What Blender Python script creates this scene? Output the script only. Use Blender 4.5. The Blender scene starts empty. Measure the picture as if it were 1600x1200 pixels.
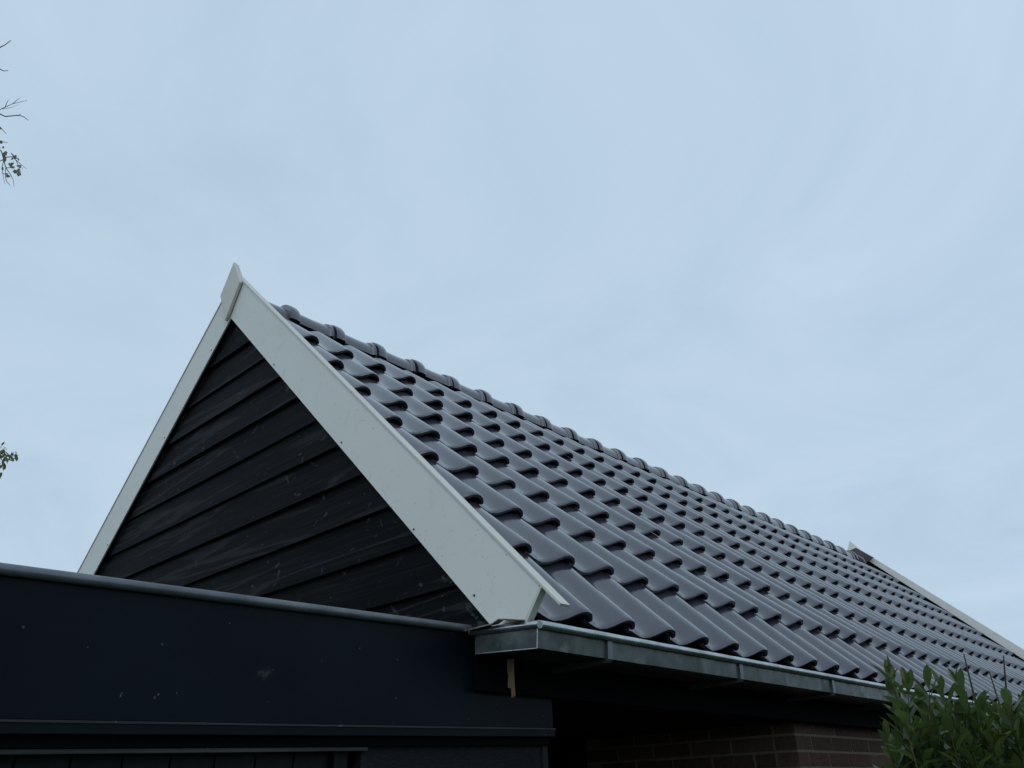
import bpy, math, random
import numpy as np
from mathutils import Vector, Matrix
random.seed(7)
R = math.radians
scene = bpy.context.scene
col = scene.collection
# ------------------------------------------------------------------ units: one tile width = S metres
S = 0.206
ZG = 10.05                       # ground lies this many tile widths below the eaves line
def T(x, y, z): return Vector((x*S, y*S, (z+ZG)*S))
AL = 0.7796; CA, SA = math.cos(AL), math.sin(AL)   # roof pitch 44.7 degrees
G = 1.518                        # tile gauge up the slope
XR = -9.6                        # ridge line
YF = 37.0                        # far verge
# ------------------------------------------------------------------ camera
CAM = Vector((6.8405, -8.9709, -2.2587))
FW = Vector((-0.60154676, 0.65336775, 0.45962168)); RT = Vector((0.72517248, 0.68796198, -0.02886508)); UP = Vector((0.33506175, -0.31594129, 0.8876456))
FPX = 1254.4
cam_d = bpy.data.cameras.new('camera'); cam = bpy.data.objects.new('camera', cam_d); col.objects.link(cam)
cam_d.sensor_width = 36; cam_d.lens = FPX/1600*36; cam_d.clip_start = 0.05; cam_d.clip_end = 3000
m = Matrix((RT, UP, -FW)).transposed().to_4x4(); m.translation = T(*CAM); cam.matrix_world = m
scene.camera = cam
def at(px, py, depth):           # point (tile widths) seen at a photo pixel at a given depth
    return CAM + (FW + RT*((px-800)/FPX) - UP*((py-600)/FPX))*depth
# ------------------------------------------------------------------ sky, sun, exposure
w = bpy.data.worlds.new('World'); scene.world = w; w.use_nodes = True
nt = w.node_tree; nt.nodes.clear()
def N(nt, t, **k):
    n = nt.nodes.new(t)
    for a, b in k.items():
        if a.startswith('i_'):
            n.inputs[a[2:].replace('_', ' ')].default_value = b
        else: setattr(n, a, b)
    return n
out = N(nt, 'ShaderNodeOutputWorld'); 
SUN_EL, SUN_AZ = 48, 150          # azimuth from +Y towards +X
sky = N(nt, 'ShaderNodeTexSky', sky_type='NISHITA', sun_disc=False, sun_elevation=R(SUN_EL), sun_rotation=R(SUN_AZ), air_density=1.0, dust_density=2.0)
bg1 = N(nt, 'ShaderNodeBackground', i_Strength=0.09)
nt.links.new(sky.outputs[0], bg1.inputs[0])
tc = N(nt, 'ShaderNodeTexCoord'); 
# project the view direction on a cloud ceiling so the streaks flatten towards the horizon
sx = N(nt, 'ShaderNodeSeparateXYZ'); nt.links.new(tc.outputs['Generated'], sx.inputs[0])
zz = N(nt, 'ShaderNodeMath', operation='MAXIMUM'); nt.links.new(sx.outputs[2], zz.inputs[0]); zz.inputs[1].default_value = 0.0
za = N(nt, 'ShaderNodeMath', operation='ADD'); nt.links.new(zz.outputs[0], za.inputs[0]); za.inputs[1].default_value = 0.25
cx = N(nt, 'ShaderNodeVectorMath', operation='DIVIDE'); nt.links.new(tc.outputs['Generated'], cx.inputs[0])
cb = N(nt, 'ShaderNodeCombineXYZ'); 
for i in range(3): nt.links.new(za.outputs[0], cb.inputs[i])
nt.links.new(cb.outputs[0], cx.inputs[1])
n1 = N(nt, 'ShaderNodeTexNoise', i_Scale=1.7, i_Detail=8.0, i_Roughness=0.6, i_Distortion=0.7)
nt.links.new(cx.outputs[0], n1.inputs['Vector'])
cr = N(nt, 'ShaderNodeValToRGB'); nt.links.new(n1.outputs[0], cr.inputs[0])
cr.color_ramp.elements[0].position = 0.3; cr.color_ramp.elements[0].color = (0.47, 0.61, 0.765, 1)
cr.color_ramp.elements[1].position = 0.72; cr.color_ramp.elements[1].color = (0.575, 0.725, 0.855, 1)
bg2 = N(nt, 'ShaderNodeBackground', i_Strength=1.0); nt.links.new(cr.outputs[0], bg2.inputs[0])
mx = N(nt, 'ShaderNodeMixShader'); mx.inputs[0].default_value = 0.93
nt.links.new(bg1.outputs[0], mx.inputs[1]); nt.links.new(bg2.outputs[0], mx.inputs[2]); nt.links.new(mx.outputs[0], out.inputs[0])
sd = bpy.data.lights.new('sun', 'SUN'); sun = bpy.data.objects.new('sun', sd); col.objects.link(sun)
sd.energy = 0.5; sd.angle = R(60); sd.color = (1, 0.96, 0.9)
d = Vector((math.sin(R(SUN_AZ))*math.cos(R(SUN_EL)), math.cos(R(SUN_AZ))*math.cos(R(SUN_EL)), math.sin(R(SUN_EL))))
sun.rotation_euler = d.to_track_quat('Z', 'Y').to_euler(); sun.location = (0, 0, 20)
scene.view_settings.view_transform = 'Standard'; scene.view_settings.look = 'None'
scene.view_settings.exposure = 0; scene.view_settings.gamma = 1; scene.view_settings.use_curve_mapping = False
scene.render.engine = 'CYCLES'

# ------------------------------------------------------------------ materials
def mat(name, base, rough=0.6, spec=0.5, metal=0.0):
    m = bpy.data.materials.new(name); m.use_nodes = True
    b = m.node_tree.nodes['Principled BSDF']
    b.inputs['Base Color'].default_value = (*base, 1); b.inputs['Roughness'].default_value = rough
    b.inputs['Specular IOR Level'].default_value = spec; b.inputs['Metallic'].default_value = metal
    return m, m.node_tree, b
def ramp(nt, src, stops):
    r = N(nt, 'ShaderNodeValToRGB'); nt.links.new(src, r.inputs[0])
    e = r.color_ramp.elements
    e[0].position, e[0].color = stops[0][0], (*stops[0][1], 1)
    e[1].position, e[1].color = stops[-1][0], (*stops[-1][1], 1)
    for p, c in stops[1:-1]:
        x = e.new(p); x.color = (*c, 1)
    return r.outputs[0]
def coords(nt, scale=(1, 1, 1), kind='Object', loc=(0, 0, 0), per_object=False):
    tc = N(nt, 'ShaderNodeTexCoord'); mp = N(nt, 'ShaderNodeMapping')
    mp.inputs['Scale'].default_value = scale; mp.inputs['Location'].default_value = loc
    src = tc.outputs[kind]
    if per_object:
        oi = N(nt, 'ShaderNodeObjectInfo'); mu = N(nt, 'ShaderNodeMath', operation='MULTIPLY'); mu.inputs[1].default_value = 37.0
        nt.links.new(oi.outputs['Random'], mu.inputs[0]); ad = N(nt, 'ShaderNodeVectorMath', operation='ADD')
        nt.links.new(src, ad.inputs[0]); nt.links.new(mu.outputs[0], ad.inputs[1]); src = ad.outputs[0]
    nt.links.new(src, mp.inputs[0]); return mp.outputs[0]
def noise(nt, vec, scale, detail=4, rough=0.55, dist=0.0):
    n = N(nt, 'ShaderNodeTexNoise', i_Scale=scale, i_Detail=detail, i_Roughness=rough, i_Distortion=dist)
    nt.links.new(vec, n.inputs['Vector']); return n.outputs[0]
def bump(nt, b, src, strength=0.3, dist=0.002):
    n = N(nt, 'ShaderNodeBump', i_Strength=strength, i_Distance=dist); nt.links.new(src, n.inputs['Height'])
    nt.links.new(n.outputs[0], b.inputs['Normal'])
def mixc(nt, f, a, b_, mode='MIX'):
    n = N(nt, 'ShaderNodeMix', data_type='RGBA', blend_type=mode)
    for s, i in ((f, 0), (a, 6), (b_, 7)):
        if isinstance(s, (float, int)): n.inputs[i].default_value = s
        elif isinstance(s, tuple): n.inputs[i].default_value = (*s, 1)
        else: nt.links.new(s, n.inputs[i])
    return n.outputs[2]
def rnd(nt): return N(nt, 'ShaderNodeObjectInfo').outputs['Random']

# glazed charcoal clay tile
M_tile, nt, b = mat('glazed_charcoal_clay', (0.03, 0.031, 0.04), 0.3, 0.5)
b.inputs['IOR'].default_value = 1.72; b.inputs['Coat Weight'].default_value = 0.55; b.inputs['Coat Roughness'].default_value = 0.12
c1 = ramp(nt, noise(nt, coords(nt, per_object=True), 14, 5), [(0.3, (0.028, 0.030, 0.046)), (0.7, (0.046, 0.045, 0.062))])
c2 = mixc(nt, 0.35, c1, ramp(nt, rnd(nt), [(0, (0.024, 0.027, 0.044)), (0.5, (0.036, 0.037, 0.052)), (1, (0.056, 0.050, 0.064))]))
spk = ramp(nt, noise(nt, coords(nt, per_object=True), 210, 2), [(0.72, (0, 0, 0)), (0.78, (1, 1, 1))])
nt.links.new(mixc(nt, spk, c2, (0.10, 0.10, 0.11)), b.inputs['Base Color'])
nt.links.new(ramp(nt, noise(nt, coords(nt, per_object=True), 9, 5), [(0.3, (0.15,)*3), (0.7, (0.24,)*3)]), b.inputs['Roughness'])
bump(nt, b, noise(nt, coords(nt, per_object=True), 22, 3), 0.10, 0.001)
# bare underside of the tiles
M_under, nt, b = mat('bare_clay_underside', (0.05, 0.022, 0.016), 0.85, 0.2)
nt.links.new(ramp(nt, noise(nt, coords(nt), 25, 4), [(0.35, (0.02, 0.01, 0.009)), (0.7, (0.07, 0.028, 0.02))]), b.inputs['Base Color'])
# off-white coated boards
def white(name, a, c, rough):
    M, nt, b = mat(name, a, rough, 0.4)
    v = coords(nt)
    base = ramp(nt, noise(nt, v, 2.2, 5), [(0.3, a), (0.7, c)])
    smear = ramp(nt, noise(nt, coords(nt, (1, 1, 1)), 13, 6, 0.7, 1.2), [(0.56, (0, 0, 0)), (0.72, (0.4,)*3)])
    dirt = mixc(nt, smear, base, (0.47, 0.49, 0.47))
    dots = ramp(nt, noise(nt, v, 95, 1), [(0.775, (0, 0, 0)), (0.79, (0.8,)*3)])
    nt.links.new(mixc(nt, dots, dirt, (0.16, 0.15, 0.13)), b.inputs['Base Color'])
    bump(nt, b, noise(nt, v, 4, 2), 0.1, 0.002)
    return M
M_white = white('off_white_coated_board', (0.67, 0.70, 0.65), (0.71, 0.735, 0.69), 0.42)
M_far = white('pale_white_board', (0.84, 0.85, 0.81), (0.86, 0.87, 0.83), 0.5)  # far end boards, a paler base white than the near ones
M_trim = white('cream_coated_trim', (0.56, 0.56, 0.50), (0.60, 0.60, 0.54), 0.4)
# black stained timber with raised grain and knots
def blackwood(name, dark, mid, light, ax, rough=0.55, knots=True, spec=0.4):
    M, nt, b = mat(name, dark, rough, spec)
    sc = [6.0, 6.0, 6.0]; sc[ax] = 0.38
    v = coords(nt, tuple(sc), per_object=True)
    warp = noise(nt, v, 1.1, 3, 0.5, 0.8)
    ws = N(nt, 'ShaderNodeMath', operation='MULTIPLY'); nt.links.new(warp, ws.inputs[0]); ws.inputs[1].default_value = 26.0
    sn = N(nt, 'ShaderNodeMath', operation='SINE'); nt.links.new(ws.outputs[0], sn.inputs[0])
    ma = N(nt, 'ShaderNodeMapRange'); nt.links.new(sn.outputs[0], ma.inputs[0]); ma.inputs[1].default_value = -1
    g = ramp(nt, ma.outputs[0], [(0.0, dark), (0.8, mid), (1.0, light)])
    fs = [90.0, 90.0, 90.0]; fs[ax] = 3.0
    fine = noise(nt, coords(nt, tuple(fs), per_object=True), 1.0, 3, 0.6)
    c = mixc(nt, 0.38, g, ramp(nt, fine, [(0.42, dark), (0.82, light)]))
    if knots:
        k = noise(nt, coords(nt, (7, 7, 9), per_object=True), 1.0, 3, 0.6, 2.5)
        c = mixc(nt, ramp(nt, k, [(0.66, (0, 0, 0)), (0.72, (0.7,)*3), (0.76, (0.1,)*3)]), c, tuple(min(1, x*3.0) for x in light))
        sp = noise(nt, coords(nt, per_object=True), 70, 1)
        c = mixc(nt, ramp(nt, sp, [(0.785, (0, 0, 0)), (0.80, (1,)*3)]), c, (0.10, 0.11, 0.11))
    nt.links.new(c, b.inputs['Base Color'])
    ad = N(nt, 'ShaderNodeMath', operation='ADD'); nt.links.new(fine, ad.inputs[0]); nt.links.new(ma.outputs[0], ad.inputs[1])
    bump(nt, b, ad.outputs[0], 0.35, 0.0015)
    return M
M_clap = blackwood('black_stained_weatherboard', (0.0008, 0.0013, 0.0020), (0.0018, 0.0022, 0.0030), (0.026, 0.027, 0.029), 0, 0.6, True, 0.05)
M_plank = blackwood('black_painted_door_planks', (0.006, 0.009, 0.013), (0.009, 0.013, 0.017), (0.014, 0.018, 0.022), 2, 0.5, False, 0.15)
M_darkwood = blackwood('dark_stained_eaves_timber', (0.0015, 0.002, 0.003), (0.0022, 0.003, 0.004), (0.004, 0.005, 0.006), 1, 0.7, False, 0.05)
M_slat = blackwood('weathered_black_lath', (0.010, 0.011, 0.013), (0.02, 0.021, 0.022), (0.055, 0.055, 0.055), 1, 0.45, True)
# fascia panel: matt black board with specks and one scuffed patch
M_fas, nt, b = mat('black_fascia_paint', (0.008, 0.012, 0.018), 0.4, 0.10)
v = coords(nt)
c = ramp(nt, noise(nt, v, 3, 5, 0.6), [(0.3, (0.002, 0.004, 0.009)), (0.7, (0.004, 0.0095, 0.013))])
sp = noise(nt, v, 75, 1)
c = mixc(nt, ramp(nt, sp, [(0.79, (0, 0, 0)), (0.80, (1,)*3)]), c, (0.10, 0.11, 0.11))
sub = N(nt, 'ShaderNodeVectorMath', operation='SUBTRACT'); nt.links.new(v, sub.inputs[0]); FASCUFF = sub.inputs[1]
scl = N(nt, 'ShaderNodeVectorMath', operation='MULTIPLY'); nt.links.new(sub.outputs[0], scl.inputs[0]); scl.inputs[1].default_value = (1, 13, 26)
ln = N(nt, 'ShaderNodeVectorMath', operation='LENGTH'); nt.links.new(scl.outputs[0], ln.inputs[0])
ns = noise(nt, v, 60, 4, 0.7); mu = N(nt, 'ShaderNodeMath', operation='MULTIPLY'); nt.links.new(ns, mu.inputs[0]); mu.inputs[1].default_value = 1.2
ad = N(nt, 'ShaderNodeMath', operation='ADD'); nt.links.new(ln.outputs['Value'], ad.inputs[0]); nt.links.new(mu.outputs[0], ad.inputs[1])
c = mixc(nt, ramp(nt, ad.outputs[0], [(0.68, (0.75,)*3), (0.86, (0.0,)*3)]) , c, (0.05, 0.05, 0.045))
nt.links.new(c, b.inputs['Base Color'])
bump(nt, b, noise(nt, coords(nt, (30, 4, 30)), 2, 4), 0.12, 0.002)
# rough textured black render panel
M_rough, nt, b = mat('rough_black_panel', (0.014, 0.016, 0.022), 0.75, 0.15)
v = coords(nt, (60, 30, 150)); f = noise(nt, v, 1.6, 4, 0.7)
nt.links.new(ramp(nt, f, [(0.3, (0.007, 0.008, 0.012)), (0.7, (0.022, 0.024, 0.03))]), b.inputs['Base Color']); bump(nt, b, f, 0.8, 0.003)
# zinc
def zinc(name, lo, hi, green, rough, metal):
    M, nt, b = mat(name, lo, rough, 0.5, metal)
    v = coords(nt)
    a = ramp(nt, noise(nt, v, 7, 6, 0.65, 0.6), [(0.3, lo), (0.7, hi)])
    st = noise(nt, coords(nt, (9, 9, 1.2)), 1.0, 4, 0.6)
    c = mixc(nt, ramp(nt, st, [(0.40, (0, 0, 0)), (0.68, (0.85,)*3)]), a, green)
    wt = noise(nt, coords(nt, (9, 9, 14)), 1.0, 4, 0.6)
    c = mixc(nt, ramp(nt, wt, [(0.62, (0, 0, 0)), (0.75, (0.5,)*3)]), c, tuple(min(1, x*1.7) for x in hi))
    nt.links.new(c, b.inputs['Base Color'])
    nt.links.new(ramp(nt, noise(nt, v, 30, 4), [(0.3, (rough-0.08,)*3), (0.7, (rough+0.12,)*3)]), b.inputs['Roughness'])
    bump(nt, b, noise(nt, v, 18, 3), 0.12, 0.002)
    return M
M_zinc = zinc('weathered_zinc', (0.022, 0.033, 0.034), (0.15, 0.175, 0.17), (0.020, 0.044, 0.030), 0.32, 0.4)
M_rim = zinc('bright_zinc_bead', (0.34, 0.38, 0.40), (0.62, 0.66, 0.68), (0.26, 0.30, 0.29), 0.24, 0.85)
M_edge = zinc('dull_roof_edge_trim', (0.10, 0.115, 0.13), (0.17, 0.19, 0.21), (0.09, 0.10, 0.11), 0.36, 0.5)
# brick and mortar
M_brick, nt, b = mat('dark_red_brown_brick', (0.06, 0.03, 0.025), 0.9, 0.2)
c1 = ramp(nt, rnd(nt), [(0, (0.10, 0.072, 0.062)), (0.4, (0.20, 0.105, 0.08)), (0.75, (0.15, 0.09, 0.072)), (1, (0.25, 0.18, 0.14))])
f = noise(nt, coords(nt, per_object=True), 45, 5, 0.7)
nt.links.new(mixc(nt, 0.6, c1, ramp(nt, f, [(0.3, (0.075, 0.045, 0.04)), (0.75, (0.22, 0.13, 0.105))])), b.inputs['Base Color']); bump(nt, b, f, 0.7, 0.003)
M_mortar, nt, b = mat('grey_mortar', (0.12, 0.10, 0.085), 0.95, 0.1)
f = noise(nt, coords(nt), 120, 4, 0.7)
nt.links.new(ramp(nt, f, [(0.3, (0.25, 0.19, 0.15)), (0.7, (0.40, 0.31, 0.25))]), b.inputs['Base Color']); bump(nt, b, f, 0.6, 0.002)
M_tan = blackwood('raw_splintered_wood', (0.10, 0.06, 0.035), (0.16, 0.10, 0.055), (0.24, 0.16, 0.09), 2, 0.8, False)
M_scrap, nt, b = mat('brown_grey_scrap', (0.15, 0.12, 0.11), 0.8, 0.2)
nt.links.new(ramp(nt, noise(nt, coords(nt), 28, 3), [(0.42, (0.09, 0.045, 0.03)), (0.58, (0.27, 0.26, 0.27))]), b.inputs['Base Color'])
M_flash, nt, b = mat('brown_grey_flashing', (0.08, 0.07, 0.07), 0.5, 0.4)
nt.links.new(ramp(nt, noise(nt, coords(nt), 6, 3), [(0.3, (0.065, 0.058, 0.06)), (0.7, (0.10, 0.085, 0.08))]), b.inputs['Base Color'])
M_nail, nt, b = mat('dark_nail', (0.03, 0.03, 0.03), 0.6, 0.4)
# foliage
def leafmat(name, stops, trans=0.25, rough=0.35):
    M, nt, b = mat(name, stops[0][1], rough, 0.42)
    v = coords(nt, per_object=True)
    c = ramp(nt, rnd(nt), stops) if True else None
    c = mixc(nt, 0.25, c, ramp(nt, noise(nt, v, 60, 4), [(0.3, stops[0][1]), (0.7, stops[-1][1])]))
    geo = N(nt, 'ShaderNodeNewGeometry')
    c = mixc(nt, geo.outputs['Backfacing'], c, mixc(nt, 0.5, c, (0.10, 0.15, 0.06)))
    nt.links.new(c, b.inputs['Base Color'])
    tr = N(nt, 'ShaderNodeBsdfTranslucent'); hs = N(nt, 'ShaderNodeHueSaturation', i_Value=1.8, i_Saturation=1.1)
    nt.links.new(c, hs.inputs['Color']); nt.links.new(hs.outputs[0], tr.inputs[0])
    ms = N(nt, 'ShaderNodeMixShader'); ms.inputs[0].default_value = trans
    o = nt.nodes['Material Output']; nt.links.new(b.outputs[0], ms.inputs[1]); nt.links.new(tr.outputs[0], ms.inputs[2]); nt.links.new(ms.outputs[0], o.inputs[0])
    return M
M_laurel = leafmat('laurel_leaf', [(0, (0.012, 0.034, 0.009)), (0.5, (0.034, 0.068, 0.012)), (1, (0.095, 0.125, 0.022))], 0.32, 0.28)
M_birchleaf = leafmat('yellowing_birch_leaf', [(0, (0.16, 0.15, 0.11)), (0.5, (0.26, 0.21, 0.13)), (1, (0.40, 0.27, 0.13))], 0.35, 0.6)
M_olive = leafmat('olive_green_narrow_leaf', [(0, (0.05, 0.065, 0.05)), (0.5, (0.12, 0.13, 0.05)), (1, (0.24, 0.24, 0.07))], 0.3, 0.5)
def barkmat(name, a, c):
    M, nt, b = mat(name, a, 0.8, 0.3)
    f = noise(nt, coords(nt), 30, 4); nt.links.new(ramp(nt, f, [(0.3, a), (0.7, c)]), b.inputs['Base Color']); bump(nt, b, f, 0.5, 0.003); return M
M_shoot = barkmat('green_brown_shoot', (0.03, 0.035, 0.012), (0.08, 0.085, 0.03))
M_twig = barkmat('dark_twig_bark', (0.09, 0.08, 0.08), (0.20, 0.175, 0.17))
M_birchbark = barkmat('birch_bark', (0.08, 0.07, 0.06), (0.5, 0.48, 0.44))
M_ground, nt, b = mat('rough_grass_and_soil', (0.05, 0.06, 0.03), 0.95, 0.1)
v = coords(nt); f = noise(nt, v, 1.4, 8, 0.65)
nt.links.new(ramp(nt, f, [(0.3, (0.035, 0.045, 0.02)), (0.55, (0.05, 0.07, 0.028)), (0.75, (0.075, 0.065, 0.045))]), b.inputs['Base Color']); bump(nt, b, noise(nt, v, 20, 5), 0.6, 0.03)

# ------------------------------------------------------------------ mesh helpers (coordinates in tile widths)
class MB:
    def __init__(s): s.v = []; s.f = []; s.mi = []
    def add(s, vs, fs, mi=0):
        o = len(s.v); s.v += [tuple(x) for x in vs]; s.f += [tuple(o+i for i in f) for f in fs]; s.mi += [mi]*len(fs); return s
    def prism_xz(s, poly, y0, y1, mi=0):            # polygon in XZ extruded along Y
        n = len(poly); vs = [(x, y0, z) for x, z in poly]+[(x, y1, z) for x, z in poly]
        return s.add(vs, [tuple(range(n)), tuple(range(2*n-1, n-1, -1))]+[(i, i+n, (i+1) % n+n, (i+1) % n) for i in range(n)], mi)
    def prism_yz(s, poly, x0, x1, mi=0):
        n = len(poly); vs = [(x0, y, z) for y, z in poly]+[(x1, y, z) for y, z in poly]
        return s.add(vs, [tuple(range(n)), tuple(range(2*n-1, n-1, -1))]+[(i, i+n, (i+1) % n+n, (i+1) % n) for i in range(n)], mi)
    def box(s, x0, x1, y0, y1, z0, z1, mi=0): return s.prism_xz([(x0, z0), (x1, z0), (x1, z1), (x0, z1)], y0, y1, mi)
    def tube(s, pts, rads, n=8, mi=0, cap=True):
        pts = [Vector(p) for p in pts]; rings = []
        for i, p in enumerate(pts):
            t = (pts[min(i+1, len(pts)-1)]-pts[max(i-1, 0)]).normalized()
            a = t.cross(Vector((0, 0, 1)) if abs(t.z) < 0.9 else Vector((1, 0, 0))).normalized(); c = t.cross(a)
            rr = rads[i] if isinstance(rads, (list, tuple)) else rads
            rings += [p+(a*math.cos(2*math.pi*k/n)+c*math.sin(2*math.pi*k/n))*rr for k in range(n)]
        fs = []
        for i in range(len(pts)-1):
            for k in range(n): fs.append((i*n+k, i*n+(k+1) % n, (i+1)*n+(k+1) % n, (i+1)*n+k))
        if cap: fs += [tuple(range(n-1, -1, -1)), tuple(range((len(pts)-1)*n, len(pts)*n))]
        return s.add(rings, fs, mi)
def make_mesh(name, mb, mats, world=True, smooth=35, bevel=None):
    me = bpy.data.meshes.new(name)
    vs = [T(*v) for v in mb.v] if world else [Vector(v)*S for v in mb.v]
    me.from_pydata(vs, [], mb.f)
    for x in (mats if isinstance(mats, list) else [mats]): me.materials.append(x)
    me.polygons.foreach_set('material_index', mb.mi)
    import bmesh
    bm = bmesh.new(); bm.from_mesh(me); bmesh.ops.recalc_face_normals(bm, faces=bm.faces)
    if bevel: bmesh.ops.bevel(bm, geom=list(bm.edges), offset=bevel*S, segments=2, affect='EDGES', profile=0.6)
    bm.to_mesh(me); bm.free()
    if smooth:
        me.polygons.foreach_set('use_smooth', [True]*len(me.polygons)); me.set_sharp_from_angle(angle=R(smooth))
    me.update(); return me
def root_inv(p):
    return Matrix.Translation(p.location).inverted() if p.type == 'EMPTY' else Matrix.Identity(4)
def obj(name, me, parent=None, label=None, cat=None, kind=None, group=None, matrix=None):
    o = bpy.data.objects.new(name, me); col.objects.link(o)
    if parent: o.parent = parent; o.matrix_parent_inverse = root_inv(parent)
    if matrix is not None: o.matrix_basis = matrix
    for k, v in (('label', label), ('category', cat), ('kind', kind), ('group', group)):
        if v: o[k] = v
    return o
def part(name, mb, mats, parent, **k):
    sm = k.pop('smooth', 35); bv = k.pop('bevel', None)
    return obj(name, make_mesh(name, mb, mats, True, sm, bv), parent, **k)
def thing(name, loc, label, cat, group=None):
    o = obj(name, None, None, label, cat, None, group); o.location = loc; return o

# ------------------------------------------------------------------ ground
mb = MB(); L = 9000; mb.add([(-L, -L, -ZG), (L, -L, -ZG), (L, L, -ZG), (-L, L, -ZG)], [(0, 1, 2, 3)])
part('ground', mb, M_ground, None, kind='structure', smooth=None)

# ================================================================== THE HOUSE
house = thing('house', T(XR, 0, -ZG), 'gabled outbuilding with black weatherboards, white bargeboards and glossy charcoal tiled roof', 'house')
def sl(s, n):                      # roof coordinates: s up the slope, n out of it -> x, z
    return (-s*CA+n*SA, s*SA+n*CA)
ZA = -XR*math.tan(AL)              # height where the nose plane meets the ridge
def mir(p): return (XR-(p[0]-XR)*1.035, p[1])     # the left slope is a touch shallower
# ---- roof deck (both slopes)
mb = MB()
rb = (XR, sl(0, 0)[1]+ZA-0.75/CA); 
q = [sl(-0.05, -0.42), sl(-0.05, -0.60), (XR, ZA-0.60/CA), (XR, ZA-0.42/CA)]
mb.prism_xz(q, -1.14, YF+0.02); mb.prism_xz([mir(p) for p in q[::-1]], -1.14, YF+0.02)
roof = part('roof', mb, M_darkwood, house, smooth=None)
# ---- tile mesh
prof = [(-0.14, -0.03), (-0.06, -0.035), (0.0, -0.052), (0.08, -0.074), (0.18, -0.098), (0.29, -0.110), (0.41, -0.082), (0.52, -0.026), (0.62, 0.046), (0.70, 0.096), (0.78, 0.120), (0.86, 0.118), (0.92, 0.094), (0.965, 0.052), (0.99, 0.018), (0.997, -0.005)]
def tile_mesh(name):
    mb = MB(); st = [(0.0, -0.022), (0.02, -0.006), (0.07, 0.0), (0.8, 0.0), (1.75, 0.0)]
    npf = len(prof)
    def h(t, hh, bq): 
        drop = (0.10+0.07*(hh+0.11)/0.23)*bq/G
        return hh-drop
    top = [(t, bq, h(t, hh, bq)+dn) for bq, dn in st for t, hh in prof]
    th = 0.076
    bot = []
    for bq in (0.0, 0.8, 1.75):
        for i, (t, hh) in enumerate(prof):
            a = prof[max(i-1, 0)]; c = prof[min(i+1, npf-1)]; tx, tz = c[0]-a[0], c[1]-a[1]; l = math.hypot(tx, tz)
            nx, nz = tz/l*th*0.55, -th*(0.65+0.35*abs(tx)/l)
            bot.append((t+nx*(1 if t < 0.95 else 0.6), bq+(0.012 if bq == 0 else 0), h(t, hh, bq)+nz))
    mb.v = top+bot; nt_ = len(top)
    for i in range(len(st)-1):
        for k in range(npf-1): mb.f.append((i*npf+k, i*npf+k+1, (i+1)*npf+k+1, (i+1)*npf+k)); mb.mi.append(0)
    for k in range(npf-1):
        mb.f.append((k+1, k, nt_+k, nt_+k+1)); mb.mi.append(0)                       # nose face
        e = (len(st)-1)*npf; mb.f.append((e+k, e+k+1, nt_+2*npf+k+1, nt_+2*npf+k)); mb.mi.append(1)
        for i in (0, 1): a = nt_+i*npf; mb.f.append((a+k+1, a+k, a+npf+k, a+npf+k+1)); mb.mi.append(1)
    o = len(mb.v)                                     # ribbed inner lip just behind the nose
    for k in range(npf):
        t, hh = prof[k]; q_ = nt_+k; tt, bb, hz = mb.v[q_]
        mb.v.append((min(tt, 0.955), 0.05, hz-0.004)); mb.v.append((min(tt, 0.945), 0.055, hz-(0.052 if t > 0.4 else 0.02)))
    mb.v = [tuple(v) for v in mb.v]
    for k in range(npf-1): mb.f.append((o+2*k, o+2*k+1, o+2*k+3, o+2*k+2)); mb.mi.append(1)
    for k in (0, npf-1):
        mb.f.append(tuple([i*npf+k for i in range(len(st))]+[nt_+i*npf+k for i in (2, 1, 0)])); mb.mi.append(0)
    return mb
TM = tile_mesh('roof_tile')
tmesh = make_mesh('roof_tile', TM, [M_tile, M_under], False, 38)
base = Matrix(((0, -CA, SA), (1, 0, 0), (0, SA, CA))).to_4x4()
tiles = []
for i in range(0, 8):
    for j in range(0, 38):
        s = i*G; n = 0.0; tilt = 0.0
        if i == 0: s -= 0.03; n = -0.11; tilt = 0.06
        # y position of the crest edge is j; a hair of laying error in every tile
        x, z = sl(s+random.gauss(0, 0.012), n+random.gauss(0, 0.006))
        M = Matrix.Translation(T(x, j-1+random.gauss(0, 0.008), z)) @ base @ Matrix.Rotation(tilt+random.gauss(0, 0.004), 4, 'X') @ Matrix.Rotation(random.gauss(0, 0.004), 4, 'Z') @ Matrix.Rotation(random.gauss(0, 0.006), 4, 'Y')
        vis = 0 if i == 8 else 1
        tiles.append(((Vector((x, j, z))-CAM).length + (40 if i == 8 else 0), i, j, M))
tiles.sort(key=lambda t: t[0])
near = [t for t in tiles if t[1] < 8][:298]; ids = {(t[1], t[2]) for t in near}
for dd, i, j, M in near: obj('roof_tile', tmesh, roof, matrix=M)
def joined(name, mesh, mats_, parent, mlist, **k):
    nv = len(mesh.vertices); co = np.empty(nv*3); mesh.vertices.foreach_get('co', co); co = co.reshape(-1, 3)
    fs = [tuple(p.vertices) for p in mesh.polygons]; mi = [p.material_index for p in mesh.polygons]
    V = []; F = []; MI = []
    for q_, M in enumerate(mlist):
        A = np.array(M); V.append(co @ A[:3, :3].T + A[:3, 3]); F += [tuple(v+q_*nv for v in f) for f in fs]; MI += mi
    me = bpy.data.meshes.new(name); me.from_pydata(np.concatenate(V).tolist(), [], F)
    for x in mats_: me.materials.append(x)
    me.polygons.foreach_set('material_index', MI); me.polygons.foreach_set('use_smooth', [True]*len(F)); me.set_sharp_from_angle(angle=R(38)); me.update()
    return obj(name, me, parent, kind='stuff', **k)
joined('distant_roof_tiles', tmesh, [M_tile, M_under], roof, [t[3] for t in tiles if (t[1], t[2]) not in ids])
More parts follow.
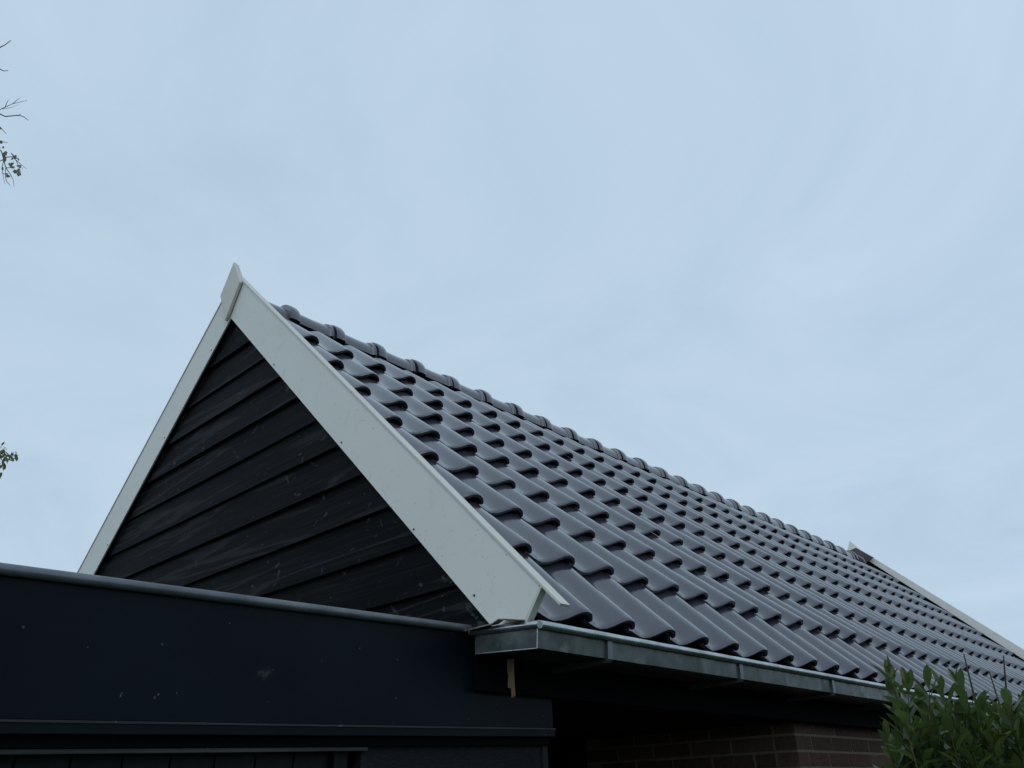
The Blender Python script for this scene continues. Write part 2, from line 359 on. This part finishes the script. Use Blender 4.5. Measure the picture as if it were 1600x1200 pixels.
# ---- dark eaves comb under the first course
mb = MB(); x0, z0 = sl(0.16, -0.36)
y = -1.0
while y < YF:
    mb.prism_xz([(x0-0.3, z0+0.10), (x0, z0-0.18), (x0+0.05, z0-0.12), (x0-0.18, z0+0.26)], y+0.42, y+0.95); y += 1
mb.prism_xz([sl(0.1, -0.6), sl(0.1, -0.42), sl(0.35, -0.42), sl(0.35, -0.6)], -1.1, YF)
part('eaves_comb', mb, M_under, roof, smooth=None)
# ---- ridge: dark core and ridge tiles
mb = MB(); mb.prism_xz([(XR-0.62, ZA-0.98), (XR+0.62, ZA-0.98), (XR+0.38, ZA-0.6), (XR, ZA-0.34), (XR-0.38, ZA-0.6)], -1.1, YF)
part('ridge_batten', mb, M_darkwood, roof, smooth=None)
def ridge_mesh():
    mb = MB(); na = 17
    st = [(0.0, -0.02), (0.002, 0.11), (0.03, 0.125), (0.13, 0.135), (0.24, 0.125), (0.30, 0.09), (0.32, 0.0), (0.8, -0.01), (1.25, 0.0), (1.275, 0.06), (1.33, 0.08), (1.355, 0.08), (1.36, -0.04), (1.62, -0.05)]
    P = []
    for y_, e in st:
        for k in range(na):
            a = math.pi*k/(na-1); c_, s_ = math.cos(a), math.sin(a)
            P.append(((0.49+e*0.75)*c_, y_, (0.51+e*0.82)*s_**0.95))
    mb.v = P+[(p[0]*0.9, p[1], p[2]-0.06 if abs(p[2]) > .2 else p[2]) for p in P]; o = len(P)
    for i in range(len(st)-1):
        for k in range(na-1):
            mb.f.append((i*na+k, i*na+k+1, (i+1)*na+k+1, (i+1)*na+k)); mb.mi.append(0)
            mb.f.append((o+i*na+k, o+(i+1)*na+k, o+(i+1)*na+k+1, o+i*na+k+1)); mb.mi.append(1)
    for e in (0, (len(st)-1)*na):
        for k in range(na-1): mb.f.append((e+k, e+k+1, o+e+k+1, o+e+k)); mb.mi.append(0)
    for k in (0, na-1):
        for i in range(len(st)-1): mb.f.append((i*na+k, (i+1)*na+k, o+(i+1)*na+k, o+i*na+k)); mb.mi.append(0)
    return make_mesh('ridge_tile', mb, [M_tile, M_darkwood], False, 40)  # inner faces reuse near-black timber, painting in the shade of the grooves
rm = ridge_mesh(); k = 0
RG = 1.422
while -1.30+RG*k < YF-0.6:
    M = Matrix.Translation(T(XR+random.gauss(0, 0.012), -1.42+RG*k, ZA-0.66+random.gauss(0, 0.01))) @ Matrix.Rotation(random.gauss(0, 0.006), 4, 'Y') @ Matrix.Rotation(random.gauss(0, .004), 4, 'Z')
    if k == 0: M = M @ Matrix.Translation((0, 0.25*S, 0))
    obj('ridge_tile', rm, roof, matrix=M); k += 1

# ---- gable wall and weatherboards
mb = MB(); mb.prism_xz([(XR-10.2, ZA-10.4), (XR+8.9, -0.6), (XR, ZA-0.9)], -1.03, -0.85)
gable = part('gable_wall', mb, M_darkwood, house, smooth=None)
PB = 0.783; NB = -0.52
def xlim(z): return -(z-NB/CA)/math.tan(AL)      # x on the right slope at normal offset NB, height z
zs = [7.50-PB*k for k in range(11)]
tops = [ZA-0.7]+zs[:-1]
for zb, zt in zip(zs, tops):
    zt2 = zt+0.10
    xb, xt = xlim(zb), min(xlim(zt2), 99)
    if xt < XR+0.02: xt = XR+0.02
    yo = random.uniform(-0.008, 0.008)
    mb = MB()
    yb0, yt0 = -1.205+yo, -1.12+yo
    vs = [(xb, yb0, zb), (mir((xb, 0))[0], yb0, zb), (mir((xt, 0))[0], yt0, zt2), (xt, yt0, zt2)]
    vs += [(x, y_+0.085, z) for x, y_, z in vs]
    mb.add(vs, [(0, 1, 2, 3), (7, 6, 5, 4), (0, 4, 5, 1), (1, 5, 6, 2), (2, 6, 7, 3), (3, 7, 4, 0)])
    part('weatherboard', mb, M_clap, gable, smooth=None, bevel=0.01)
# ---- near bargeboards
YB = -1.30
def bargeboard(flip):
    F = (lambda p: mir(p)) if flip else (lambda p: p)
    nlo, nhi = -0.70, (0.27 if flip else 0.20)
    if not flip: poly = [(-0.14, -0.26), (0.17, 0.16), (XR+0.012, ZA+nhi/CA), (XR+0.012, ZA+nlo/CA), (-0.73, -0.24)]
    else: poly = [sl(-0.3, nlo), sl(-0.3, nhi), (XR+0.012, ZA+nhi/CA), (XR+0.012, ZA+nlo/CA)]
    mb = MB(); mb.prism_xz([F(p) for p in poly], YB, YB+0.085)
    bb = part('bargeboard', mb, M_white, house, smooth=None, bevel=0.008)
    # folded top trim over the tile edge
    lo = -0.45 if not flip else -0.3
    def strip(s0, s1, m_, y0=YB-0.02, y1=YB+0.165):
        mb = MB(); n0 = nhi+0.002
        a = [sl(s0, n0), sl(s1, n0), sl(s1, n0+0.035), sl(s0, n0+0.035)]
        mb.prism_xz([F(p) for p in a], y0, y1)
        return part('edge_trim', mb, m_, bb, smooth=None, bevel=0.006)
    top = (ZA+0.24/CA)/SA-0.33
    if flip: top -= 0.35
    strip(lo, 6.15, M_trim); strip(6.16, top, M_trim)
    mb = MB(); a = [(-0.13, -0.27), (-0.09, -0.28), (0.20, 0.13), (0.165, 0.15)] 
    if not flip:
        mb.prism_xz(a, YB-0.012, YB+0.10); part('end_trim', mb, M_trim, bb, smooth=None)
    else:
        mb = MB(); a = [sl(-0.3, nlo-0.045), sl(13.2, nlo-0.045), sl(13.2, nlo-0.002), sl(-0.3, nlo-0.002)]
        mb.prism_xz([F(p) for p in a], YB+0.03, YB+0.085); part('bottom_batten', mb, M_darkwood, bb, smooth=None)
    mb = MB(); mb.tube([(0, 0, 0), (0, -0.012, 0)], 0.016, 7)
    nm = make_mesh('nail', mb, M_nail, False, 35)
    for s in ([0.55, 2.1, 5.3, 9.0, -0.1] if not flip else [2.5, 5.5, 8.8, 11.5]):
        for n in ([-0.60] if not flip or s > 3 else [-0.6]):
            x, z = F(sl(s+random.uniform(-.2, .2)+.5, n+random.uniform(-.03, .03))); obj('nail', nm, bb, matrix=Matrix.Translation(T(x, YB-0.002, z)))
    return bb
bargeboard(False); bargeboard(True)
# ---- pointed finial covering the joint of the bargeboards
xk = -9.655
kp = [(xk-0.05, 10.22), (xk-0.52, 9.40), (xk-0.03, 8.44), (xk+0.45, 9.36)]
mb = MB(); mb.prism_xz(kp, YB-0.10, YB-0.022)
fin = part('finial', mb, M_trim, house, smooth=None, bevel=0.01)
mb = MB(); mb.prism_xz([(xk-0.055, 10.19), (xk-0.50, 9.42), (xk+0.43, 9.38)], YB-0.021, YB+0.05)
part('finial_return', mb, M_trim, fin, smooth=None)
# ---- far verge: raised board, tip and flashing
mb = MB(); mb.prism_xz([sl(-0.3, -0.4), sl(-0.3, 0.53), (XR, ZA+0.50), (XR, ZA-0.6)], YF+0.16, YF+0.30)
fb = part('far_bargeboard', mb, M_far, house, smooth=None, bevel=0.01, label='white board standing proud of the tiles at the far end')
mb = MB(); mb.prism_xz([sl(-0.3, -0.30), sl(-0.3, 0.05), (XR+0.05, ZA+0.07), (XR+0.05, ZA-0.4)], YF-0.015, YF+0.155)
part('verge_filler', mb, M_darkwood, fb, smooth=None)
mb = MB(); mb.prism_xz([(XR-0.45, ZA-0.4), (XR+0.25, ZA-0.4), (XR+0.28, ZA+0.25), (XR-0.12, ZA+0.80), (XR-0.45, ZA+0.1)], YF-0.02, YF+0.14)
part('far_finial', mb, M_far, house, smooth=None)
mb = MB(); mb.prism_xz([(XR-0.25, ZA-0.35), (XR-0.30, ZA+0.22), (XR+0.18, ZA+0.30), (XR+1.0, ZA-0.42), (XR+0.55, ZA-0.62)], YF-0.14, YF-0.06)
part('ridge_flashing', mb, M_flash, house, smooth=None)
# ---- gutter: open trough with rolled rim
GX0, GX1, GT, GB = -0.93, 0.055, -0.36, -0.61
mb = MB(); t = 0.018
outer = [(GX0, -0.15), (GX0, GB+0.045), (0.03, GB), (GX1, GT+0.02)]
inner = [(GX1-t*1.2, GT+0.02), (0.03-t, GB+t), (GX0+t, GB+0.045+t), (GX0+t, -0.15)]
yL, yR = -1.37, -1.26
def gy(x): return yL+(yR-yL)*(x-GX0)/(GX1-GX0)
n = len(outer)+len(inner); ring = outer+inner
vs = [(x, gy(x), z) for x, z in ring]+[(x, YF+0.3, z) for x, z in ring]
mb.add(vs, [(i, (i+1) % n, (i+1) % n+n, i+n) for i in range(n)])
gutter = part('gutter', mb, M_zinc, house, smooth=None)
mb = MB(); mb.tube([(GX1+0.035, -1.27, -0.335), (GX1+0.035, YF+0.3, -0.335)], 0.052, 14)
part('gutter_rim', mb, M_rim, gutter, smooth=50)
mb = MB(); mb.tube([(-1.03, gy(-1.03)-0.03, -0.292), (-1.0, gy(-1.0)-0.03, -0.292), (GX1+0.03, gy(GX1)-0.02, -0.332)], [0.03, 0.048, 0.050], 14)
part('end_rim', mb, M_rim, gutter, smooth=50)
mb = MB()
e = [(GX0-0.01, -0.28), (GX0-0.01, GB+0.035), (0.034, GB-0.012), (GX1, -0.33)]
vs = [(x, gy(x)-0.022, z) for x, z in e]+[(x, gy(x)-0.004, z) for x, z in e]
mb.add(vs, [(0, 1, 2, 3), (7, 6, 5, 4)]+[(i, i+4, (i+1) % 4+4, (i+1) % 4) for i in range(4)])
cap = part('end_cap', mb, M_zinc, gutter, smooth=None)
mb = MB()
for a, c in (((GX0-0.005, GB+0.040), (0.03, GB-0.005)), ((0.035, GB-0.005), (GX1, -0.38))):
    mb.tube([(a[0], gy(a[0])-0.02, a[1]), (c[0], gy(c[0])-0.02, c[1])], 0.008, 6)
part('solder_seam', mb, M_rim, gutter, smooth=60)
mb = MB(); ww = 0.105
mb.add([(GX1+0.03, 0, -0.37), (GX1+0.03, ww, -0.37), (0.07, ww, GB-0.01), (0.07, 0, GB-0.01), (0.035, 0, GB-0.05), (0.035, ww, GB-0.05), (-0.93, 0, GB-0.075), (-0.93, ww, GB-0.075),
        (GX1-0.01, 0, -0.38), (GX1-0.01, ww, -0.38), (0.02, ww, GB-0.002), (0.02, 0, GB-0.002), (-0.93, 0, GB-0.004), (-0.93, ww, GB-0.004)],
       [(0, 1, 2, 3), (3, 2, 5, 4), (4, 5, 7, 6), (0, 3, 11, 8), (1, 9, 10, 2), (3, 4, 6, 12, 11), (2, 10, 13, 7, 5), (8, 11, 10, 9), (11, 12, 13, 10)])
bm_ = make_mesh('gutter_bracket', mb, M_edge, False, None)
y = 0.11
while y < YF: obj('gutter_bracket', bm_, gutter, matrix=Matrix.Translation(T(0, y, 0)-Vector((0, 0, 0)))); y += 3.545
# ---- fascia board and soffit behind the gutter
mb = MB(); mb.box(-1.06, -1.0, -1.30, YF+0.2, -1.0, -0.3); part('fascia_board', mb, M_darkwood, house, smooth=None)
mb = MB(); mb.box(-1.75, -1.065, 0.55, YF+0.2, -0.975, -0.93); mb.box(-10, -1.755, 0.55, YF+.2, -0.975, -0.93); part('soffit', mb, M_darkwood, house, smooth=None)
# ---- brick wall
XW = -1.42; YW = 8.38; CH = 0.316; ZJ = -1.21
mb = MB(); mb.box(-12, XW-0.014, YW+0.014, YF, -ZG, -0.98)
bw = part('brick_wall', mb, M_mortar, house, smooth=None)
bl, bh, bd, jt = 1.0, CH-0.05, 0.48, 0.05
def brick_mesh(l, bh=bh): 
    mb = MB(); mb.box(0, bd, 0, l, 0, bh); return make_mesh('brick', mb, M_brick, False, None, 0.012)
b_full, b_half, b_x, b_top = brick_mesh(bl-jt+0.03), brick_mesh(0.46), brick_mesh(0.72), brick_mesh(bl-jt+0.03, 0.19)
cnt = 0; rest = []
for c in range(-1, 6):                       # courses near the top of the wall, long side faces +X
    z = ZJ-c*CH-CH+jt/2
    y = YW; first = True
    while y < 24:
        me = b_full; l = bl+0.03
        if first: me = (b_half, b_x)[0] if c % 2 else b_x; l = (0.46 if c % 2 else 0.72)+jt
        first = False
        if c == -1: me, l = b_top, bl+0.03
        M = Matrix.Translation(T(XW-bd+random.uniform(-.006, .006), y, z))
        if c < 4 and y < 19: obj('brick', me, bw, matrix=M); cnt += 1
        else: rest.append((me, M))
        y += l
    x = XW-bd-jt                              # pier face that looks towards the camera
    k = 0
    while x > -6.2:
        M = Matrix.Translation(T(x, YW+random.uniform(-.006, .006), z)) @ Matrix.Rotation(R(90), 4, 'Z')
        me, l = ((b_full, bl+0.03), (b_half, 0.46+jt))[1 if k == 0 and c % 2 else 0]
        if c == -1: me = b_top
        M2 = Matrix.Translation(T(x, YW+random.uniform(-.006, .006), z)) @ Matrix(((0, -1, 0), (1, 0, 0), (0, 0, 1))).to_4x4()
        if c < 4: obj('brick', me, bw, matrix=M2)
        x -= l; k += 1
mlist = {}
for me, M in rest: mlist.setdefault(me.name, (me, []))[1].append(M)
for nme, (me, L_) in mlist.items(): joined('more_bricks', me, [M_brick], bw, L_)
# back of the recessed porch
mb = MB(); mb.box(-7.2, -7.0, 0.5, YW, -ZG, -0.98); part('porch_wall', mb, M_darkwood, house, smooth=None)
# ---- splinter of wood hanging below the gutter end
mb = MB(); mb.prism_xz([(-0.72, -0.63), (-0.62, -0.63), (-0.625, -0.8), (-0.615, -1.09), (-0.655, -1.11), (-0.66, -0.99), (-0.715, -0.98), (-0.71, -0.86), (-0.70, -0.83), (-0.715, -0.8)], -1.03, -1.0)
o = part('wood_splinter', mb, M_tan, None, smooth=None, label='torn strip of bare tan wood hanging below the end of the zinc gutter', cat='wood strip')
# ---- scrap lying between gutter end and bargeboard
mb = MB(); pts = []
for i in range(9):
    u = i/8; x = -0.98+u*0.85; hgt = 0.045*math.sin(u*math.pi*1.0)**2*(1.6 if u > 0.5 else 0.4)
    pts.append((x, -1.50+0.13*u, -0.275+hgt+0.05*u*0.3))
vs = [(x, y-0.04, z) for x, y, z in pts]+[(x, y+0.09, z+0.02) for x, y, z in pts]+[(x, y-0.04, z-0.014) for x, y, z in pts]+[(x, y+0.09, z+0.006) for x, y, z in pts]
fs = []
for i in range(8): fs += [(i, i+1, i+10, i+9), (i+18, i+27, i+28, i+19), (i, i+18, i+19, i+1), (i+9, i+10, i+28, i+27)]
fs += [(0, 9, 27, 18), (8, 26, 35, 17)]
mb.add(vs, fs); part('scrap_strip', mb, M_scrap, None, smooth=60, label='curled brown and grey scrap lying on the gutter end below the white bargeboard', cat='scrap')

# ================================================================== THE FLAT ROOFED EXTENSION
ext = thing('flat_roofed_extension', T(-5, -6, -ZG), 'black flat roofed extension with wide fascia and rounded roof edge in front of the gable', 'extension')
XF = -1.12; Y0, Y1 = -16.0, 0.30
TL = 0.0235                                   # slight fall of the roof edge towards the camera end
def zt(y, z): return z+TL*(y-Y1)
def band(z0, z1, x0, x1, y0=Y0, y1=Y1):
    mb = MB(); vs = [(x, y_, zt(y_, z)) for y_ in (y0, y1) for x, z in ((x0, z0), (x1, z0), (x1, z1), (x0, z1))]
    mb.add(vs, [(0, 1, 2, 3), (7, 6, 5, 4), (0, 4, 5, 1), (1, 5, 6, 2), (2, 6, 7, 3), (3, 7, 4, 0)]); return mb
part('fascia', band(-1.385, -0.21, XF-0.12, XF), M_fas, ext, smooth=None, bevel=0.008)
rd = FW + RT*((415-800)/FPX) - UP*((1053-600)/FPX); P = CAM+rd*((XF-CAM.x)/rd.x)
FASCUFF.default_value = tuple(T(*P))
mb = MB(); mb.tube([(XF+0.025, Y0, zt(Y0, -0.185)), (XF+0.025, -1.34, zt(-1.34, -0.185))], 0.054, 16)
part('roof_edge', mb, M_edge, ext, smooth=50)
mb = band(-0.36, -0.30, -20, XF-0.13, Y0, -1.30); part('roof_sheet', mb, M_darkwood, ext, smooth=None)
part('ledge', band(-1.50, -1.39, XF-0.12, XF+0.035), M_fas, ext, smooth=None, bevel=0.008)
part('ledge_lath', band(-1.408, -1.388, XF+0.036, XF+0.05), M_slat, ext, smooth=None)
part('lower_band', band(-1.60, -1.503, XF-0.2, XF-0.03, Y0, 0.24), M_darkwood, ext, smooth=None)
wall = part('side_wall', band(-9.9, -1.605, XF-0.25, XF-0.10, -2.92, 0.13), M_rough, ext, smooth=None)
part('corner_post', band(-9.9, -1.605, XF-0.3, XF-0.085, 0.135, 0.26), M_plank, ext, smooth=None, bevel=0.01)
mb = MB(); mb.box(-18, XF-0.42, Y0, -0.2, -ZG, -0.4); part('inner_wall', mb, M_darkwood, ext, smooth=None)
# plank door with head trim
mb = MB(); mb.box(XF-0.40, XF-0.33, Y0, -3.02, -ZG+0.1, -1.71)
door = part('plank_door', mb, M_darkwood, ext, smooth=None)
YP = -3.235; k = 0
while YP-0.455*k > -11.5:
    y1 = YP-0.455*k
    mb = MB(); mb.box(XF-0.325, XF-0.27+random.uniform(-.004, .004), y1-0.442, y1, -ZG+0.1, -1.72)
    part('plank', mb, M_plank, door, smooth=None, bevel=0.014); k += 1
mb = MB(); mb.box(XF-0.325, XF-0.19, -3.215, -3.03, -ZG+0.1, -1.70); part('door_frame', mb, M_plank, door, smooth=None, bevel=0.01)
part('head_trim', band(-1.650, -1.606, XF-0.2, XF-0.055, Y0, -2.86), M_slat, door, smooth=None, bevel=0.006)
# screw heads
mb = MB(); mb.tube([(0, 0, 0), (0.008, 0, 0)], 0.014, 7); sm_ = make_mesh('screw', mb, M_nail, False, 35)
for px, py in ((253, 1007), (241, 1090), (620, 1031), (618, 1091), (36, 980)):
    rd = FW + RT*((px-800)/FPX) - UP*((py-600)/FPX); tt = (XF+0.001-CAM.x)/rd.x; P = CAM+rd*tt
    obj('screw', sm_, [o for o in ext.children if o.name == 'fascia'][0], matrix=Matrix.Translation(T(*P)))

# ================================================================== LAUREL HEDGE
hedge_base = at(1560, 1200, 14.5)
hedge = thing('laurel_hedge', T(hedge_base.x, hedge_base.y, -ZG), 'glossy dark green laurel hedge with upright shoots in front of the gutter', 'hedge')
def leaf_mesh(name, curl, fold, asp=0.30):
    st = [(0, .02), (.1, .16), (.3, .42), (.5, .5), (.7, .44), (.86, .26), (.96, .08), (1, 0.005)]
    mb = MB()
    for u, w_ in st:
        ww_ = w_*asp; z = -curl*u*u
        mb.v += [(-ww_, u, z+fold*ww_), (0, u, z), (ww_, u, z+fold*ww_)]
    for i in range(len(st)-1):
        for k in (0, 1): a = i*3+k; mb.f.append((a, a+1, a+4, a+3)); mb.mi.append(0)
    me = bpy.data.meshes.new(name); me.from_pydata([Vector(v)*S for v in mb.v], [], mb.f); me.materials.append(M_laurel)
    me.polygons.foreach_set('use_smooth', [True]*len(me.polygons)); me.update(); return me
leafs = [leaf_mesh('leaf', .12, .35, .36), leaf_mesh('leaf', .28, .5, .37), leaf_mesh('leaf', -.08, .7, .33), leaf_mesh('leaf', .05, .2, .41)]
def leaf_matrix(P, dirn, nrm, ln_):
    y_ = dirn.normalized(); x_ = y_.cross(nrm).normalized(); z_ = x_.cross(y_)
    return Matrix.Translation(T(*P)) @ Matrix((x_, y_, z_)).transposed().to_4x4() @ Matrix.Scale(ln_, 4)
ALL = []
def shoot(tip, height, lean, nleaf, ll, bare=0.0, rad=0.02, front=True):
    """stem from below to tip (tile widths) with spirally set leaves; bare = leafless share at the top"""
    tip = Vector(tip); basep = tip+Vector((lean[0], lean[1], -1))*height
    mid = (tip+basep)/2+Vector((random.gauss(0, .06), random.gauss(0, .06), 0))*height*0.5
    def pos(u): return basep*(1-u)**2+mid*2*u*(1-u)+tip*u*u
    mb = MB(); mb.tube([pos(u) for u in (0, .25, .5, .75, .9, 1)], [rad*1.5, rad*1.2, rad, rad*.8, rad*.6, rad*.4], 6)
    if front: part('stem', mb, M_shoot, hedge, smooth=60)
    a = random.uniform(0, 6.28)
    for i in range(nleaf):
        u = 1-bare-(i/nleaf)**1.1*(1-bare)*0.95
        P = pos(u); a += 2.4+random.gauss(0, .25)
        el = (1.3-0.55*min(1, i/6))+random.gauss(0, .2)      # steep at the tip, spreading lower down
        dr = Vector((math.cos(a)*math.cos(el), math.sin(a)*math.cos(el), math.sin(el)))
        nr = Vector((-math.cos(a)*math.sin(el), -math.sin(a)*math.sin(el), math.cos(el)))+Vector((random.gauss(0, .25), random.gauss(0, .25), random.gauss(0, .25)))
        l_ = ll*random.uniform(.62, 1.2)*(0.75 if i < 2 else 1)
        ALL.append(((P-CAM).dot(FW), leaf_matrix(P+dr*0.03, dr, nr, l_), P, random.randrange(4)))
    return mb
front = [(1392, 1042, 13.2, 2.2, .0), (1418, 1058, 14.2, 2.0, .0), (1452, 1058, 13.0, 2.2, .0), (1470, 1062, 14.6, 2.2, 0.0), (1497, 1052, 13.4, 2.2, .0), (1506, 1022, 14.0, 2.6, .33),
         (1568, 1024, 13.8, 2.6, .42), (1546, 1050, 14.8, 2.4, .3), (1581, 1086, 12.8, 2.0, .0), (1560, 1108, 13.3, 2.0, 0), (1530, 1098, 13.2, 2.0, 0), (1608, 1100, 13.0, 2.0, 0), (1437, 1080, 13.8, 2, 0),
         (1405, 1110, 12.9, 2, 0), (1478, 1100, 12.6, 2, 0), (1508, 1115, 12.6, 2, 0), (1386, 1140, 13.3, 1.6, 0), (1640, 1090, 13.6, 2, 0), (1546, 1130, 12.5, 1.8, 0), (1590, 1140, 12.4, 1.6, 0), (1430, 1140, 12.6, 1.6, 0), (1460, 1135, 12.9, 1.6, 0), (1400, 1170, 12.4, 1.4, 0)]
for px, py, dp, hh, bare in front:
    shoot(at(px, py+(0 if bare else 15), dp), hh+0.6, (random.gauss(0, .10), random.gauss(0, .10)), int(24*(1-bare))+3, 0.44, bare, 0.024 if bare else 0.014)
bulk = MB()
for k in range(170):
    px = random.uniform(1396, 1800); dp = random.uniform(12.4, 18)
    py = random.uniform(1112 if px > 1440 else 1138, 1205)
    m2 = shoot(at(px, py, dp), 3.0, (random.gauss(0, .12), random.gauss(0, .12)), 30, 0.45, 0, 0.02, False)
    o_ = len(bulk.v); bulk.v += m2.v; bulk.f += [tuple(i+o_ for i in f) for f in m2.f]; bulk.mi += m2.mi
# hedge body further down, out of the frame
for k in range(110):
    px = random.uniform(1400, 1850); dp = random.uniform(12.6, 18); P = at(px, 1200, dp); P.z -= random.uniform(1.5, 6.0)
    m2 = shoot(P, 2.5, (random.gauss(0, .25), random.gauss(0, .25)), 20, 0.5, 0, 0.02, False)
    o_ = len(bulk.v); bulk.v += m2.v; bulk.f += [tuple(i+o_ for i in f) for f in m2.f]; bulk.mi += m2.mi
for k in range(14):
    P = at(random.uniform(1420, 1800), 1200, random.uniform(13, 17.5)); bulk.tube([(P.x+random.gauss(0, .3), P.y+random.gauss(0, .3), -ZG), (P.x, P.y, P.z-3), (P.x, P.y, P.z)], [0.12, .08, .04], 7)
part('inner_stems', bulk, M_shoot, hedge, smooth=60, kind='stuff')
def inframe(P):
    d_ = P-CAM; z = d_.dot(FW); return 1340 < 800+FPX*d_.dot(RT)/z < 1625 and 600-FPX*d_.dot(UP)/z < 1225
ALL.sort(key=lambda t: t[0]+(0 if inframe(t[2]) else 100))
for dpt, M, P, v_ in ALL[:295]: obj('leaf', leafs[v_], hedge, matrix=M)
for v_ in range(4):
    L_ = [M for dpt, M, P, q_ in ALL[295:] if q_ == v_]
    if L_: joined('inner_leaves', leafs[v_], [M_laurel], hedge, L_)

# ================================================================== TREES AT THE LEFT
def small_leaf(name, M_, asp):
    mb = MB(); mb.v = [(0, 0, 0), (asp, .35, .04), (asp*.8, .7, .05), (0, 1, -.03), (-asp*.8, .7, .05), (-asp, .35, .04)]; mb.f = [(0, 1, 2, 3), (0, 3, 4, 5)]; mb.mi = [0, 0]
    me = bpy.data.meshes.new(name); me.from_pydata([Vector(v)*S for v in mb.v], [], mb.f); me.materials.append(M_); me.update(); return me
def tree(name, label, depth, trunk_px, trunk_top_py, branches, M_bark, M_leaf, asp, leafpx, spots, twig_r):
    base_ = at(trunk_px, 900, depth); top = at(trunk_px+10, trunk_top_py, depth)
    t = thing(name, T(base_.x, base_.y, -ZG), label, 'tree')
    mb = MB(); n_ = 10
    mb.tube([(base_.x+(top.x-base_.x)*u+math.sin(u*7)*.5, base_.y+(top.y-base_.y)*u+math.cos(u*5)*.4-.4, -ZG+(top.z+ZG)*u) for u in [i/n_ for i in range(n_+1)]], [1.1*(1-.85*i/n_) for i in range(n_+1)], 12)
    part('trunk', mb, M_bark, t, smooth=60)
    px2w = depth/FPX
    for br in branches:
        mb = MB(); pts = [at(x, y, depth+random.uniform(-.3, .3)) for x, y in br[0]]; n = len(pts)
        mb.tube(pts, [twig_r*br[1]*px2w*(1-.65*i/(n-1)) for i in range(n)], 6); part('branch', mb, M_twig, t, smooth=60)
    lm = small_leaf('leaf', M_leaf, asp); L_ = []
    for (cx_, cy_, rx, ry, cnt_) in spots:
        for q_ in range(cnt_):
            a_ = random.uniform(0, 6.28); r_ = math.sqrt(random.random())
            P = at(cx_+math.cos(a_)*r_*rx, cy_+math.sin(a_)*r_*ry, depth+random.uniform(-.6, .6))
            dr = Vector((random.gauss(0, .6), random.gauss(0, .6), random.gauss(-.7, .5))).normalized(); nr = Vector((random.gauss(0, 1), random.gauss(0, 1), random.gauss(0, 1)))
            L_.append(leaf_matrix(P, dr, nr, leafpx*px2w*random.uniform(.7, 1.2)))
    joined('foliage', lm, [M_leaf], t, L_)
    return t
D1 = 44.0
br = [([(-180, 150), (-60, 128), (0, 74), (8, 70), (17, 63)], 1.5), ([(-170, 110), (-50, 100), (0, 108), (6, 111), (13, 110)], 1.4),
      ([(-190, 230), (-60, 205), (0, 171), (20, 162), (42, 157)], 1.0), ([(8, 167), (12, 158), (15, 154)], .7), ([(20, 162), (28, 155), (32, 153)], .6), ([(4, 170), (18, 168), (30, 163)], .5),
      ([(-180, 200), (-50, 160), (0, 178), (8, 182), (30, 180), (38, 183), (44, 188)], 1.5), ([(28, 181), (33, 178)], .8),
      ([(-150, 240), (-40, 190), (0, 198), (5, 204), (10, 209)], 1.1), ([(-120, 260), (-30, 210), (0, 220), (6, 222), (12, 223)], 1.0),
      ([(-120, 260), (-30, 215), (2, 236), (6, 250), (9, 262), (8, 272), (10, 283), (16, 290)], 1.2), ([(5, 246), (18, 245), (25, 250), (34, 258), (42, 264)], .9), ([(9, 262), (16, 272), (21, 282), (22, 292)], .8),
      ([(6, 250), (3, 262), (5, 275), (8, 288)], .7), ([(25, 250), (30, 262), (33, 272)], .7), ([(18, 245), (24, 243), (27, 244)], .6), ([(9, 262), (20, 262), (26, 268)], .7)]
tree('birch_tree', 'bare birch at the left edge with thin twigs and a few yellowing leaves', D1, -330, -250, br, M_birchbark, M_birchleaf, .42, 6.5,
     [(6, 240, 9, 6, 10), (14, 252, 10, 10, 7), (25, 244, 4, 3, 4), (30, 262, 6, 6, 6), (32, 270, 5, 4, 4), (9, 268, 8, 6, 6), (3, 225, 4, 6, 4), (0, 200, 4, 6, 4), (-60, 250, 55, 60, 160), (-140, 200, 70, 110, 260), (24, 268, 5, 4, 4), (19, 256, 4, 5, 5)], 0.85)
D2 = 38.0
br = [([(-160, 760), (-60, 725), (0, 708), (12, 713), (24, 712)], 1.6), ([(12, 713), (18, 710), (27, 711)], .9), ([(-100, 745), (-30, 735), (0, 728), (6, 733)], 1.1), ([(-80, 720), (0, 700), (5, 694)], .9)]
tree('willow_tree', 'olive green narrow leaved tree just entering at the left edge beneath the birch', D2, -300, 560, br, M_twig, M_olive, .16, 10.5,
     [(4, 708, 8, 9, 30), (12, 713, 7, 5, 16), (22, 706, 4, 3, 5), (26, 712, 3, 2, 4), (3, 700, 4, 7, 8), (5, 727, 5, 5, 8), (2, 740, 3, 8, 6), (-45, 720, 45, 45, 260), (-130, 720, 80, 90, 500)], 1.0)
